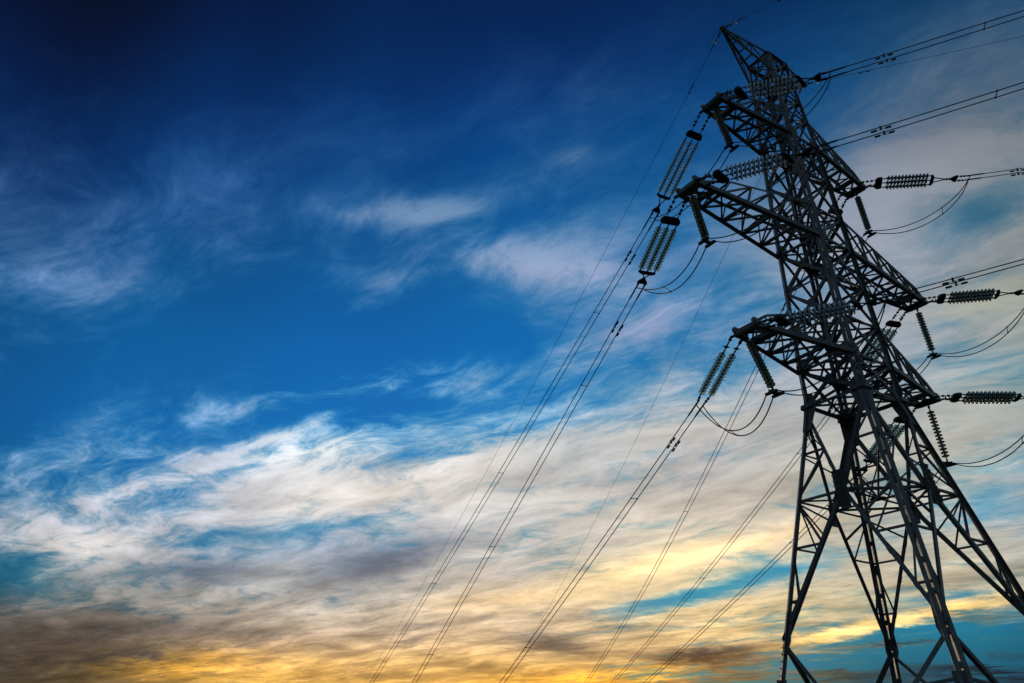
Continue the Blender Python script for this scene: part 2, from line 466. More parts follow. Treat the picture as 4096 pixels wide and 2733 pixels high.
# ------------------------------------------------------------------ mesh helpers
class MB:
    """collects shapes and links them as ONE mesh object"""

    def __init__(self):
        self.v, self.f, self.mi = [], [], []
        self.cur = 0

    def add(self, vs, fs):
        o = len(self.v)
        self.v += [tuple(p) for p in vs]
        self.f += [tuple(i + o for i in f) for f in fs]
        self.mi += [self.cur] * len(fs)

    def extrude(self, a, b, prof, u, w):
        n = len(prof)
        vs = [a + u * p[0] + w * p[1] for p in prof] + [b + u * p[0] + w * p[1] for p in prof]
        fs = [(i, (i + 1) % n, n + (i + 1) % n, n + i) for i in range(n)]
        fs += [tuple(range(n - 1, -1, -1)), tuple(range(n, 2 * n))]
        self.add(vs, fs)

    def angle(self, a, b, w, u=None, v=None, t=None, shift=True):
        """rolled steel angle from a to b with flanges along u and v"""
        a, b = V3(a), V3(b)
        d = (b - a).normalized()
        u = V3(u) if u is not None else (V3((0, 0, 1)) if abs(d.z) < 0.8 else V3((1, 0, 0)))
        u = (u - d * u.dot(d)).normalized()
        if v is None:
            vv = d.cross(u)
        else:
            v = V3(v)
            v = v - d * v.dot(d)
            vv = d.cross(u)
            if vv.dot(v) < 0:
                vv = -vv
        t = t or max(0.008, w * 0.11)
        k = -0.32 * w if shift else 0.0
        prof = [(k, k), (k + w, k), (k + w, k + t), (k + t, k + t), (k + t, k + w), (k, k + w)]
        self.extrude(a, b, prof, u, vv)

    def bar(self, a, b, w, h, u=None):
        a, b = V3(a), V3(b)
        d = (b - a).normalized()
        u = V3(u) if u is not None else (V3((0, 0, 1)) if abs(d.z) < 0.9 else V3((1, 0, 0)))
        u = (u - d * u.dot(d)).normalized()
        vv = d.cross(u)
        self.extrude(a, b, [(-w / 2, -h / 2), (w / 2, -h / 2), (w / 2, h / 2), (-w / 2, h / 2)], u, vv)

    def rod(self, a, b, r, n=6, r2=None):
        a, b = V3(a), V3(b)
        d = (b - a).normalized()
        u = V3((0, 0, 1)) if abs(d.z) < 0.9 else V3((1, 0, 0))
        u = (u - d * u.dot(d)).normalized()
        vv = d.cross(u)
        r2 = r if r2 is None else r2
        vs = []
        for p, q in ((a, r), (b, r2)):
            vs += [p + (u * math.cos(2 * math.pi * i / n) + vv * math.sin(2 * math.pi * i / n)) * q for i in range(n)]
        fs = [(i, (i + 1) % n, n + (i + 1) % n, n + i) for i in range(n)] + [tuple(range(n - 1, -1, -1)), tuple(range(n, 2 * n))]
        self.add(vs, fs)

    def tube(self, pts, r, n=6):
        pts = [V3(p) for p in pts]
        vs, fs = [], []
        u = None
        for i, p in enumerate(pts):
            d = (pts[min(i + 1, len(pts) - 1)] - pts[max(i - 1, 0)]).normalized()
            if u is None:
                u = V3((0, 0, 1)) if abs(d.z) < 0.9 else V3((1, 0, 0))
            u = (u - d * u.dot(d)).normalized()
            w = d.cross(u)
            vs += [p + (u * math.cos(2 * math.pi * k / n) + w * math.sin(2 * math.pi * k / n)) * r for k in range(n)]
        for i in range(len(pts) - 1):
            for k in range(n):
                fs.append((i * n + k, i * n + (k + 1) % n, (i + 1) * n + (k + 1) % n, (i + 1) * n + k))
        fs += [tuple(range(n - 1, -1, -1)), tuple((len(pts) - 1) * n + k for k in range(n))]
        self.add(vs, fs)

    def plate(self, c, poly, u, v, t):
        """flat plate of thickness t, outline poly in the plane of u and v"""
        c, u, v = V3(c), V3(u).normalized(), V3(v)
        v = (v - u * v.dot(u)).normalized()
        nn = u.cross(v)
        self.extrude(c - nn * t / 2, c + nn * t / 2, poly, u, v)

    def ball(self, c, r, n=8, m=5):
        c = V3(c)
        vs = [c + V3((0, 0, r))]
        for j in range(1, m):
            th = math.pi * j / m
            vs += [c + V3((math.sin(th) * math.cos(2 * math.pi * i / n), math.sin(th) * math.sin(2 * math.pi * i / n), math.cos(th))) * r for i in range(n)]
        vs.append(c - V3((0, 0, r)))
        fs = [(0, 1 + i, 1 + (i + 1) % n) for i in range(n)]
        for j in range(m - 2):
            fs += [(1 + j * n + i, 1 + (j + 1) * n + i, 1 + (j + 1) * n + (i + 1) % n, 1 + j * n + (i + 1) % n) for i in range(n)]
        k = len(vs) - 1
        fs += [(k, 1 + (m - 2) * n + (i + 1) % n, 1 + (m - 2) * n + i) for i in range(n)]
        self.add(vs, fs)

    def lathe(self, prof, n=20):
        """prof: (r, z) pairs about the z axis"""
        vs, fs = [], []
        for r, z in prof:
            vs += [V3((r * math.cos(2 * math.pi * i / n), r * math.sin(2 * math.pi * i / n), z)) for i in range(n)]
        for j in range(len(prof) - 1):
            for i in range(n):
                fs.append((j * n + i, j * n + (i + 1) % n, (j + 1) * n + (i + 1) % n, (j + 1) * n + i))
        self.add(vs, fs)

    def mesh(self, name, mats, smooth_=False):
        me = bpy.data.meshes.new(name)
        me.from_pydata(self.v, [], self.f)
        for m in (mats if isinstance(mats, (list, tuple)) else [mats]):
            me.materials.append(m)
        me.polygons.foreach_set('material_index', self.mi)
        if smooth_:
            me.polygons.foreach_set('use_smooth', [True] * len(me.polygons))
        me.update()
        return me

    def build(self, name, mats, parent=None, smooth_=False, loc=None):
        """vertices are given in world coordinates; parents are only translated empties"""
        if loc is None:
            loc = parent_origin(parent) if parent is not None else V3((0, 0, 0))
        self.v = [tuple(V3(p) - loc) for p in self.v]
        o = bpy.data.objects.new(name, self.mesh(name, mats, smooth_))
        scene.collection.objects.link(o)
        if parent is not None:
            o.parent = parent
            o.location = loc - parent_origin(parent)
        else:
            o.location = loc
        return o


def parent_origin(o):
    p = V3((0, 0, 0))
    while o is not None:
        p += o.location
        o = o.parent
    return p


def tag(o, label, cat, group=None, kind=None):
    if label:
        o['label'] = label
    if cat:
        o['category'] = cat
    if group:
        o['group'] = group
    if kind:
        o['kind'] = kind
    return o


def thing(name, loc, label, cat, group=None):
    o = bpy.data.objects.new(name, None)
    o.empty_display_size = 0.3
    scene.collection.objects.link(o)
    o.location = loc
    return tag(o, label, cat, group)


# ------------------------------------------------------------------ ground
g = MB()
N, RAD = 96, 9000.0
rings = [0.0, 6, 14, 30, 60, 120, 250, 600, 1500, 4000, RAD]
g.v.append((0, 0, 0))
for r_ in rings[1:]:
    for i in range(N):
        a_ = 2 * math.pi * i / N
        h_ = 0.0 if r_ < 10 else (math.sin(a_ * 5 + r_) + math.sin(a_ * 11 + r_ * 1.7)) * 0.03 * min(r_, 60) / 30 - 0.05
        g.v.append((r_ * math.cos(a_), r_ * math.sin(a_), h_ if r_ < 700 else -0.3))
for i in range(N):
    g.f.append((0, 1 + i, 1 + (i + 1) % N))
for j in range(len(rings) - 2):
    for i in range(N):
        g.f.append((1 + j * N + i, 1 + (j + 1) * N + i, 1 + (j + 1) * N + (i + 1) % N, 1 + j * N + (i + 1) % N))
g.mi = [0] * len(g.f)
tag(g.build("ground", GRASS), None, None, None, 'structure')

# ------------------------------------------------------------------ the pylon: levels and half widths (metres)
Z_LOW, Z_MID, Z_TOP, Z_PEAK, Z_HEAD = 12.656, 17.700, 23.134, 28.94, 28.35
Z_WAIST, Z_CROSS, Z_FOOT = 11.294, 7.95, 3.766
PROFILE = [(0.0, 3.606, 3.107), (Z_FOOT, 2.788, 2.429), (Z_WAIST, 1.170, 1.065), (Z_LOW, 1.190, 1.040),
           (Z_MID, 1.054, 0.905), (Z_TOP, 0.885, 0.765), (Z_HEAD, 0.645, 0.530)]


def half(z):
    for (z0, x0, y0), (z1, x1, y1) in zip(PROFILE, PROFILE[1:]):
        if z <= z1:
            t = (z - z0) / (z1 - z0)
            return x0 + (x1 - x0) * t, y0 + (y1 - y0) * t
    return PROFILE[-1][1:]


def corner(sx, sy, z):
    x, y = half(z)
    return V3((sx * x, sy * y, z))


tower = thing("transmission_tower", (0, 0, 0), "dark steel lattice pylon with three pairs of cross arms and a horned top", "pylon")
FACES = [((-1, 1), (1, 1), (0, 1)), ((1, -1), (-1, -1), (0, -1)), ((-1, -1), (-1, 1), (-1, 0)), ((1, 1), (1, -1), (1, 0))]
CORNERS = [(-1, 1), (1, 1), (-1, -1), (1, -1)]

# legs: two angles side by side with a gap, stitched with battens
for (sx, sy) in CORNERS:
    m = MB()
    diag = V3((-sx, -sy, 0)).normalized()
    tang = V3((-sy * sx, 1, 0)).normalized() if sx * sy > 0 else V3((1, 1, 0)).normalized()
    tang = diag.cross(V3((0, 0, 1)))
    zs = [p[0] for p in PROFILE]
    for z0, z1 in zip(zs, zs[1:]):
        a, b = corner(sx, sy, z0), corner(sx, sy, z1)
        w = 0.128 if z1 <= Z_TOP else 0.095
        gap = 0.026 if z1 <= Z_TOP else 0.012
        for s in (-1, 1):
            off = tang * (s * gap)
            m.angle(a + off, b + off, w, u=tang * s, v=diag, t=0.018, shift=False)
        L = (b - a).length
        nb = max(2, int(L / 0.85))
        for i in range(1, nb):
            c = a.lerp(b, i / nb)
            m.bar(c - tang * w * 0.55 + diag * 0.03, c + tang * w * 0.55 + diag * 0.03, 0.16, 0.02)
        # splice sleeve just above each joint
        if z0 > 1:
            c0, c1 = a.lerp(b, 0.02), a.lerp(b, min(0.9, 0.75 / L))
            for s in (-1, 1):
                off = tang * (s * (gap - 0.004)) - diag * 0.012
                m.angle(c0 + off, c1 + off, w * 0.95, u=tang * s, v=diag, t=0.012, shift=False)
    if (sx, sy) == (-1, 1):        # climbing bolts on the lower part of this leg
        for i in range(14):
            c = corner(sx, sy, 1.3 + i * 0.19)
            q = c + (V3((-0.042, 0.01, 0)) if i % 2 else V3((-0.01, 0.042, 0)))
            m.rod(c + diag * 0.03, q, 0.011, 6)
            m.rod(q, q + (q - c) * 0.25, 0.02, 6)
    m.build("leg", STEEL, tower)

def on_face(fc, z, f):
    """point on a face at height z, f from 0 (first corner) to 1 (second)"""
    return corner(*fc[0], z).lerp(corner(*fc[1], z), f)


def rect(w, h):
    return [(-w / 2, -h / 2), (w / 2, -h / 2), (w / 2, h / 2), (-w / 2, h / 2)]


def octo(w, h, c=0.3):
    k = c * min(w, h)
    return [(-w / 2 + k, -h / 2), (w / 2 - k, -h / 2), (w / 2, -h / 2 + k), (w / 2, h / 2 - k), (w / 2 - k, h / 2), (-w / 2 + k, h / 2), (-w / 2, h / 2 - k), (-w / 2, -h / 2 + k)]


# body panels between waist and head: crossed diagonals, struts, redundants and gussets
LEVELS = [Z_WAIST, Z_LOW, 14.2, 15.95, Z_MID, 19.2, 21.15, Z_TOP, 24.7, 25.9, 27.1, Z_HEAD]
for fc in FACES:
    n = V3((*fc[2], 0))
    for k, (z0, z1) in enumerate(zip(LEVELS, LEVELS[1:])):
        m = MB()
        a0, b0, a1, b1 = on_face(fc, z0, 0), on_face(fc, z0, 1), on_face(fc, z1, 0), on_face(fc, z1, 1)
        wd = 0.105 if z1 <= Z_TOP else 0.065
        ins = n * -0.02
        m.angle(a0 + ins, b1 + ins, wd, u=n.cross(b1 - a0), v=-n)
        m.angle(b0 - n * 0.035, a1 - n * 0.035, wd, u=n.cross(a1 - b0), v=-n)
        hw = 0.11 if any(abs(z0 - z) < 0.01 for z in (Z_LOW, Z_MID, Z_TOP, Z_WAIST)) else 0.08
        m.angle(a0 - n * 0.05, b0 - n * 0.05, hw, u=(0, 0, -1), v=-n)
        if z1 == Z_HEAD:
            m.angle(a1 - n * 0.05, b1 - n * 0.05, 0.09, u=(0, 0, -1), v=-n)
        # crossing gusset and the little redundants
        c = (a0 + b0 + a1 + b1) / 4
        e = b0 - a0
        m.plate(c + n * 0.01, octo(0.30, 0.34), e, (0, 0, 1), 0.012)
        if z1 - z0 > 1.8:
            zm = (z0 + z1) / 2
            for f_, q in ((0, a0.lerp(b1, 0.25)), (1, b0.lerp(a1, 0.25))):
                m.angle(on_face(fc, zm, f_) - n * 0.06, q - n * 0.06, 0.045, u=(0, 0, 1))
        for (p, s) in ((a0, 1), (b0, -1)):
            m.plate(p + e.normalized() * s * 0.17 + n * 0.012 + V3((0, 0, 0.03)), octo(0.34, 0.44, 0.35), e, (0, 0, 1), 0.012)
        m.build("lattice_panel", STEEL, tower)

# plan bracing inside the body
for z in (Z_WAIST, Z_LOW, Z_MID, Z_TOP, 19.2, 14.2, Z_HEAD):
    m = MB()
    w = 0.085 if z < Z_HEAD else 0.06
    m.angle(corner(-1, -1, z), corner(1, 1, z), w)
    m.angle(corner(-1, 1, z) + V3((0, 0, 0.03)), corner(1, -1, z) + V3((0, 0, 0.03)), w)
    x, y = half(z)
    mids = [V3((-x, 0, z)), V3((0, y, z)), V3((x, 0, z)), V3((0, -y, z))]
    for p, q in zip(mids, mids[1:] + mids[:1]):
        m.angle(p - V3((0, 0, 0.05)), q - V3((0, 0, 0.05)), 0.06)
    m.build("plan_bracing", STEEL, tower)

# big gussets where the cross arms meet the legs
for z in (Z_LOW, Z_MID, Z_TOP):
    for (sx, sy) in CORNERS:
        c = corner(sx, sy, z)
        for (cc, poly, u, v) in ((V3((-sx * 0.20, sy * 0.022, 0.10)), octo(0.52, 0.62, 0.4), (1, 0, 0), (0, 0, 1)),
                                 (V3((sx * 0.022, -sy * 0.18, 0.10)), octo(0.46, 0.56, 0.4), (0, 1, 0), (0, 0, 1)),
                                 (V3((-sx * 0.14, -sy * 0.14, -0.04)), octo(0.42, 0.42, 0.5), (1, 0, 0), (0, 1, 0))):
            m = MB()
            m.plate(c + cc, poly, u, v, 0.014)
            m.build("gusset_plate", STEEL, tower)

# heavy shoes at the waist, where the body stands on the splayed legs
for (sx, sy) in CORNERS:
    m = MB()
    c = corner(sx, sy, Z_WAIST)
    lo = corner(sx, sy, Z_WAIST - 1.0)
    ax = (c - lo).normalized()
    for (u, n) in (((-sx, 0, 0), (0, sy, 0)), ((0, -sy, 0), (sx, 0, 0))):
        u, n = V3(u), V3(n)
        k_ = ax.dot(u)
        m.plate(c + n * 0.03, [(x_ + (y_ * k_ if y_ < 0 else 0), y_) for x_, y_ in ((-0.04, 0.45), (0.28, 0.45), (0.42, 0.10), (0.42, -0.12), (0.30, -0.95), (-0.02, -0.95), (-0.04, -0.3))], u, ax, 0.02)
        m.plate(c + n * 0.10 + ax * -0.02, [(-0.10, 0.06), (0.32, 0.06), (0.32, -0.08), (-0.10, -0.08)], u, ax, 0.12)
    m.build("leg_shoe", STEEL, tower)

# lower body: each face is a big cross of two diagonals from the waist to the opposite foot
for fc in FACES:
    n = V3((*fc[2], 0))
    e = (on_face(fc, Z_CROSS, 1) - on_face(fc, Z_CROSS, 0)).normalized()
    node = on_face(fc, Z_CROSS, 0.5)
    for s in (0, 1):
        m = MB()
        top, foot = on_face(fc, Z_WAIST - 0.25, s), on_face(fc, Z_FOOT, 1 - s)
        off = n * (-0.01 - 0.05 * s)
        for p, q in ((top, node), (node, foot)):
            m.angle(p + off, q + off, 0.125, u=n.cross(q - p) * (1 if s else -1), v=-n, t=0.016)
            k = max(2, int((q - p).length / 1.1))
            for i in range(1, k):
                c = p.lerp(q, i / k)
                m.plate(c + off + n * 0.012, rect(0.2, 0.13), (q - p), n.cross(q - p), 0.012)
        m.build("main_diagonal", STEEL, tower)
    m = MB()
    m.plate(node + n * 0.02 + V3((0, 0, -0.05)), [(-0.14, 0.24), (0.14, 0.24), (0.20, 0.05), (0.17, -0.50), (-0.17, -0.50), (-0.20, 0.05)], e, (0, 0, 1), 0.016)
    m.build("gusset_plate", STEEL, tower)
    for s in (0, 1):
        ft = on_face(fc, Z_FOOT, s)
        sg = 1 if s == 0 else -1
        up = (on_face(fc, Z_WAIST, s) - on_face(fc, 0, s)).normalized()
        m = MB()
        m.plate(ft + n * 0.022 + e * sg * 0.04, [(x_ * sg + y_ * up.dot(e) / math.sqrt(1 - up.dot(e) ** 2), y_) for x_, y_ in ((-0.03, 0.85), (0.15, 0.85), (0.19, 0.30), (0.22, -0.05), (0.12, -0.42), (-0.03, -0.42))][::sg], e, up, 0.016)
        m.build("gusset_plate", STEEL, tower)
    for s in (0, 1):
        m = MB()

        def lg(z):
            return on_face(fc, z, s) - n * 0.04

        def dg(z):
            """the diagonal that runs into this leg's foot (below) or top (above)"""
            if z <= Z_CROSS:
                return node.lerp(on_face(fc, Z_FOOT, s), (Z_CROSS - z) / (Z_CROSS - Z_FOOT)) - n * 0.05
            return node.lerp(on_face(fc, Z_WAIST - 0.25, s), (z - Z_CROSS) / (Z_WAIST - 0.25 - Z_CROSS)) - n * 0.05
        rw = 0.075
        m.angle(lg(Z_CROSS), node - n * 0.04, rw, v=-n)
        for z in (9.55, 6.45, 4.85):
            m.angle(lg(z), dg(z), rw * 0.9, v=-n)
        for za, zb in ((8.05, 9.5), (Z_CROSS - 0.05, 6.45), (6.4, 4.85), (Z_CROSS - 0.05, 7.05)):
            m.angle(lg(za), dg(zb), rw * 0.85, v=-n)
        m.angle(dg(9.6), lg(10.45), rw * 0.7, v=-n)
        # below the foot joint: struts running down to the middle of the face
        low = on_face(fc, 0.9, 0.5)
        f0 = on_face(fc, Z_FOOT - 0.1, s)
        m.angle(f0 - n * 0.03, low - n * (0.03 + 0.05 * s), 0.115, u=n.cross(low - f0), v=-n)
        mid = f0.lerp(low, 0.47)
        m.angle(on_face(fc, 2.55, s) - n * 0.04, mid - n * 0.045, 0.075, v=-n)
        m.angle(on_face(fc, 1.2, s) - n * 0.04, mid - n * 0.055, 0.07, v=-n)
        m.plate(on_face(fc, 2.55, s) + n * 0.02 + e * (0.1 if s == 0 else -0.1), rect(0.34, 0.3), e, (0, 0, 1), 0.014)
        m.build("secondary_bracing", STEEL, tower)

m = MB()
x, y = half(Z_CROSS)
mids = [V3((-x, 0, Z_CROSS)), V3((0, y, Z_CROSS)), V3((x, 0, Z_CROSS)), V3((0, -y, Z_CROSS))]
for p, q in zip(mids, mids[1:] + mids[:1]):
    m.angle(p, q, 0.085)
m.angle(mids[0] + V3((0, 0, 0.03)), mids[2] + V3((0, 0, 0.03)), 0.07)
m.angle(mids[1] - V3((0, 0, 0.03)), mids[3] - V3((0, 0, 0.03)), 0.07)
m.plate((0, 0, Z_CROSS + 0.02), octo(0.5, 0.5), (1, 0, 0), (0, 1, 0), 0.016)
for (sx, sy) in CORNERS:
    m.angle(corner(sx, sy, Z_CROSS + 0.02), V3((sx * x * 0.5, sy * y * 0.5, Z_CROSS + 0.02)), 0.06)
zq = 9.5
m2x, m2y = half(zq)
for (sx, sy) in CORNERS:
    p = V3((sx * m2x, sy * m2y, zq))
    m.angle(p, V3((0, 0, Z_CROSS + 0.05)), 0.055)
m.build("plan_bracing", STEEL, tower)

# stacked louvre-like climbing guards on the two faces near the camera
for (c, e, n, lean) in ((V3((-x, 0, 8.0)), V3((0, 1, 0)), V3((-1, 0, 0)), 0.0), (V3((0, -y, 8.05)), V3((1, 0, 0)), V3((0, -1, 0)), -0.28)):
    m = MB()
    for i in range(7):
        cc = c + V3((0, 0, 0.50 - i * 0.165)) + n * 0.10 + e * (lean * (0.5 - i * 0.165))
        m.plate(cc, rect(0.36, 0.16), e, V3((0, 0, 1)) * 0.85 + n * 0.55, 0.02)
        for k in (-1, 1):
            m.bar(cc + e * 0.17 * k, cc + e * 0.20 * k + V3((0, 0, -0.09)), 0.03, 0.02)
    m.bar(c + n * 0.04 + V3((0, 0, 0.55)) + e * lean * 0.5, c + n * 0.04 + V3((0, 0, -0.62)) - e * lean * 0.55, 0.26, 0.03, u=e)
    m.build("climbing_guard", STEEL, tower)

for (sx, sy) in CORNERS:
    m = MB()
    b = corner(sx, sy, 0.0)
    m.lathe([(0.0, 0.45), (0.34, 0.45), (0.38, 0.40), (0.55, -0.3), (0.0, -0.3)], 16)
    m.v = [tuple(V3(p) + b) for p in m.v]
    m.build("footing", CONCRETE, tower)

# ------------------------------------------------------------------ cross arms
ARMS = {('top', -1): (4.76, Z_TOP, 3), ('middle', -1): (7.00, Z_MID, 4), ('low', -1): (5.26, Z_LOW, 3),
        ('top', 1): (4.915, Z_TOP, 3), ('middle', 1): (7.20, Z_MID, 4), ('low', 1): (5.482, Z_LOW, 3)}
TIPY = 0.369
for (lev, sx), (L, z, nseg) in ARMS.items():
    m = MB()
    wx, wy = half(z)
    ux, uy = half(z + 1.5)
    lo0 = {s: V3((sx * wx, s * wy, z - 0.08)) for s in (-1, 1)}
    lo1 = {s: V3((sx * L, s * TIPY, z)) for s in (-1, 1)}
    up0 = {s: V3((sx * ux, s * uy, z + 1.5)) for s in (-1, 1)}
    up1 = {s: V3((sx * (L - 0.62), s * (TIPY + 0.05), z + 0.50)) for s in (-1, 1)}
    for s in (-1, 1):
        m.angle(lo0[s], lo1[s], 0.165, u=(0, 0, 1), v=(0, -s, 0), t=0.016)
        m.angle(up0[s], up1[s], 0.085, u=(0, 0, -1), v=(0, -s, 0))
        m.angle(up1[s], lo1[s] + V3((0, 0, 0.06)), 0.075, u=(0, 0, -1), v=(0, -s, 0))
    K = nseg + 1
    lo = {s: [lo0[s].lerp(lo1[s], i / K) for i in range(K + 1)] for s in (-1, 1)}
    up = {s: [up0[s].lerp(up1[s], i / K) for i in range(K + 1)] for s in (-1, 1)}
    for i in range(K + 1):
        if 0 < i:
            m.angle(lo[-1][i], lo[1][i], 0.10 if i < K else 0.15, u=(0, 0, 1))
            m.angle(up[-1][i], up[1][i], 0.06, u=(0, 0, -1))
        for s in (-1, 1):
            if 0 < i < K:
                m.angle(lo[s][i], up[s][i], 0.065, v=(0, -s, 0))
                m.plate(lo[s][i] + V3((0, s * 0.012, 0.05)), octo(0.30, 0.26), (1, 0, 0), (0, 0, 1), 0.012)
            if i < K:
                m.angle(up[s][i], lo[s][i + 1], 0.065, v=(0, -s, 0))
        if i < K:
            m.angle(lo[-1][i] + V3((0, 0, 0.02)), lo[1][i + 1] + V3((0, 0, 0.02)), 0.065, u=(0, 0, 1))
            m.angle(lo[1][i] + V3((0, 0, 0.06)), lo[-1][i + 1] + V3((0, 0, 0.06)), 0.065, u=(0, 0, 1))
    arm = m.build("cross_arm", STEEL, tower)
    # the plates and short beams at the tip that carry the strings
    m = MB()
    m.bar(V3((sx * (L - 0.06), -TIPY - 0.06, z + 0.02)), V3((sx * (L - 0.06), TIPY + 0.04, z + 0.02)), 0.20, 0.14)
    for s in (-1, 1):
        m.bar(V3((sx * (L - 0.52), s * (TIPY + 0.04), z)), V3((sx * (L + 0.01), s * (TIPY + 0.04), z)), 0.16, 0.10)
        m.plate(V3((sx * (L - 0.12), s * (TIPY + 0.02), z + 0.10)), octo(0.55, 0.34, 0.4), (1, 0, 0), (0, 0, 1), 0.02)
        for dxx in (0.0, 0.46):
            m.plate(V3((sx * (L - dxx), s * (TIPY + 0.16), z - 0.03)), octo(0.13, 0.2, 0.3), (1, 0, 0), (0, 1, 0), 0.03)
    m.plate(V3((sx * (L - 0.20), 0, z + 0.02)), octo(0.34, 0.7, 0.3), (1, 0, 0), (0, 1, 0), 0.02)
    m.bar(V3((sx * (L - 0.85), -TIPY - 0.1, z + 0.03)), V3((sx * (L - 0.85), TIPY + 0.1, z + 0.03)), 0.16, 0.10)
    m.build("tip_bracket", STEEL, arm)

# earth wire horns
LE = 2.867
for sx in (-1, 1):
    m = MB()
    tip = V3((sx * LE, 0, Z_PEAK))
    hx, hy = half(Z_HEAD)
    kx, ky = half(27.1)
    ends_u = [V3((sx * hx, s * hy, Z_HEAD)) for s in (-1, 1)]
    ends_l = [V3((sx * kx, s * ky, 27.1)) for s in (-1, 1)]
    for s, p in zip((-1, 1), ends_u):
        m.angle(p, tip + V3((0, s * 0.04, 0.0)), 0.095, u=(0, 0, -1), v=(0, -s, 0))
    for s, p in zip((-1, 1), ends_l):
        m.angle(p, tip + V3((0, s * 0.04, -0.10)), 0.075, u=(0, 0, 1), v=(0, -s, 0))
    for i, f_ in enumerate((0.40, 0.72)):
        pu = [p.lerp(tip, f_) for p in ends_u]
        pl = [p.lerp(tip, f_) for p in ends_l]
        m.angle(pu[0], pu[1], 0.055)
        m.angle(pl[0], pl[1], 0.055)
        f0 = (0.0, 0.40)[i]
        for s in (0, 1):
            m.angle(pu[s], pl[s], 0.05)
            m.angle(ends_l[s].lerp(tip, f0), pu[s], 0.05)
    m.ball(tip + V3((sx * 0.02, 0, 0.0)), 0.13)
    m.plate(tip, octo(0.34, 0.26), (1, 0, 0), (0, 1, 0), 0.05)
    m.build("earth_wire_horn", STEEL, tower)
m = MB()
for (sx, sy) in CORNERS:
    c = corner(sx, sy, Z_HEAD)
    m.plate(c + V3((-sx * 0.1, sy * 0.02, -0.06)), octo(0.36, 0.34), (1, 0, 0), (0, 0, 1), 0.03)
    m.plate(c + V3((sx * 0.02, -sy * 0.1, -0.06)), octo(0.36, 0.34), (0, 1, 0), (0, 0, 1), 0.03)
for f in ((-1, -1, 1, -1), (1, -1, 1, 1), (1, 1, -1, 1), (-1, 1, -1, -1)):
    m.angle(corner(f[0], f[1], Z_HEAD) + V3((0, 0, 0.06)), corner(f[2], f[3], Z_HEAD) + V3((0, 0, 0.06)), 0.11)
m.build("head_frame", STEEL, tower)

# ------------------------------------------------------------------ insulators
PITCH = 0.142
dm = MB()
dm.cur = 1
dm.lathe([(0.0, 0.062), (0.028, 0.062), (0.045, 0.052), (0.050, 0.020), (0.050, 0.002), (0.0, 0.002)], 12)
dm.lathe([(0.0, -0.035), (0.012, -0.035), (0.012, -0.085), (0.0, -0.085)], 8)
dm.cur = 0
dm.lathe([(0.046, 0.022), (0.075, 0.010), (0.108, -0.012), (0.126, -0.034), (0.130, -0.044), (0.124, -0.048), (0.112, -0.030),
          (0.104, -0.052), (0.096, -0.052), (0.090, -0.026), (0.078, -0.052), (0.070, -0.052), (0.064, -0.022), (0.046, -0.050),
          (0.030, -0.048), (0.024, -0.010), (0.020, -0.010)], 22)
DISC = dm.mesh("glass_disc", [GLASS, CAP], True)
DISC_LIT = dm.mesh("glass_disc", [GLASS_LIT, CAP], True)
DISC_GREY = dm.mesh("glass_disc", [GLASS_GREY, FITTING], True)
dm = MB()
dm.cur = 1
dm.lathe([(0.0, 0.066), (0.026, 0.066), (0.042, 0.055), (0.046, 0.022), (0.0, 0.018)], 12)
dm.lathe([(0.0, -0.010), (0.016, -0.014), (0.012, -0.085), (0.0, -0.085)], 8)
dm.cur = 0
dm.lathe([(0.044, 0.024), (0.080, 0.012), (0.118, -0.004), (0.134, -0.014), (0.136, -0.020), (0.130, -0.024), (0.100, -0.016),
          (0.070, -0.026), (0.040, -0.014), (0.018, -0.012)], 22)
DISC_DARK = dm.mesh("glass_disc", [GLASS_DARK, FITTING], True)


def frame(d):
    d = d.normalized()
    h = d.cross(V3((0, 0, 1)))
    h = h.normalized() if h.length > 0.05 else V3((1, 0, 0))
    return d, h, h.cross(d)


def chain(parent, p0, d, ndisc, pitch=PITCH, disc=None):
    """one string of glass discs starting at p0 along d; the metal is the part, each disc a sub-part"""
    d, h, nrm = frame(d)
    m = MB()
    end = p0 + d * (ndisc * pitch)
    m.rod(p0 - d * 0.12, p0, 0.022)
    m.rod(p0, end + d * 0.02, 0.014)
    m.rod(end, end + d * 0.12, 0.022)
    m.ball(p0 - d * 0.07, 0.035)
    m.ball(end + d * 0.09, 0.035)
    c = m.build("disc_string", FITTING, parent, loc=p0)
    q = (-d).to_track_quat('Z', 'Y')
    for i in range(ndisc):
        o = bpy.data.objects.new("glass_disc", disc or DISC)
        scene.collection.objects.link(o)
        o.parent = c
        o.location = d * ((i + 0.5) * pitch)
        o.rotation_mode = 'QUATERNION'
        o.rotation_quaternion = q
    return end


def yoke(parent, c, d, h, poly, t=0.07):
    m = MB()
    m.plate(c, poly, h, d, t)
    return m.build("yoke_plate", FITTING, parent)


def link_run(m, a, b, r=0.016, knots=(0.3, 0.6), kr=0.045):
    m.rod(a, b, r)
    d, h, nrm = frame(b - a)
    for k in knots:
        c = a.lerp(b, k)
        m.plate(c, octo(0.10, kr * 2.2, 0.3), d, h, 0.05)
        m.ball(c, kr)


SEP = 0.28
ENDS = {}


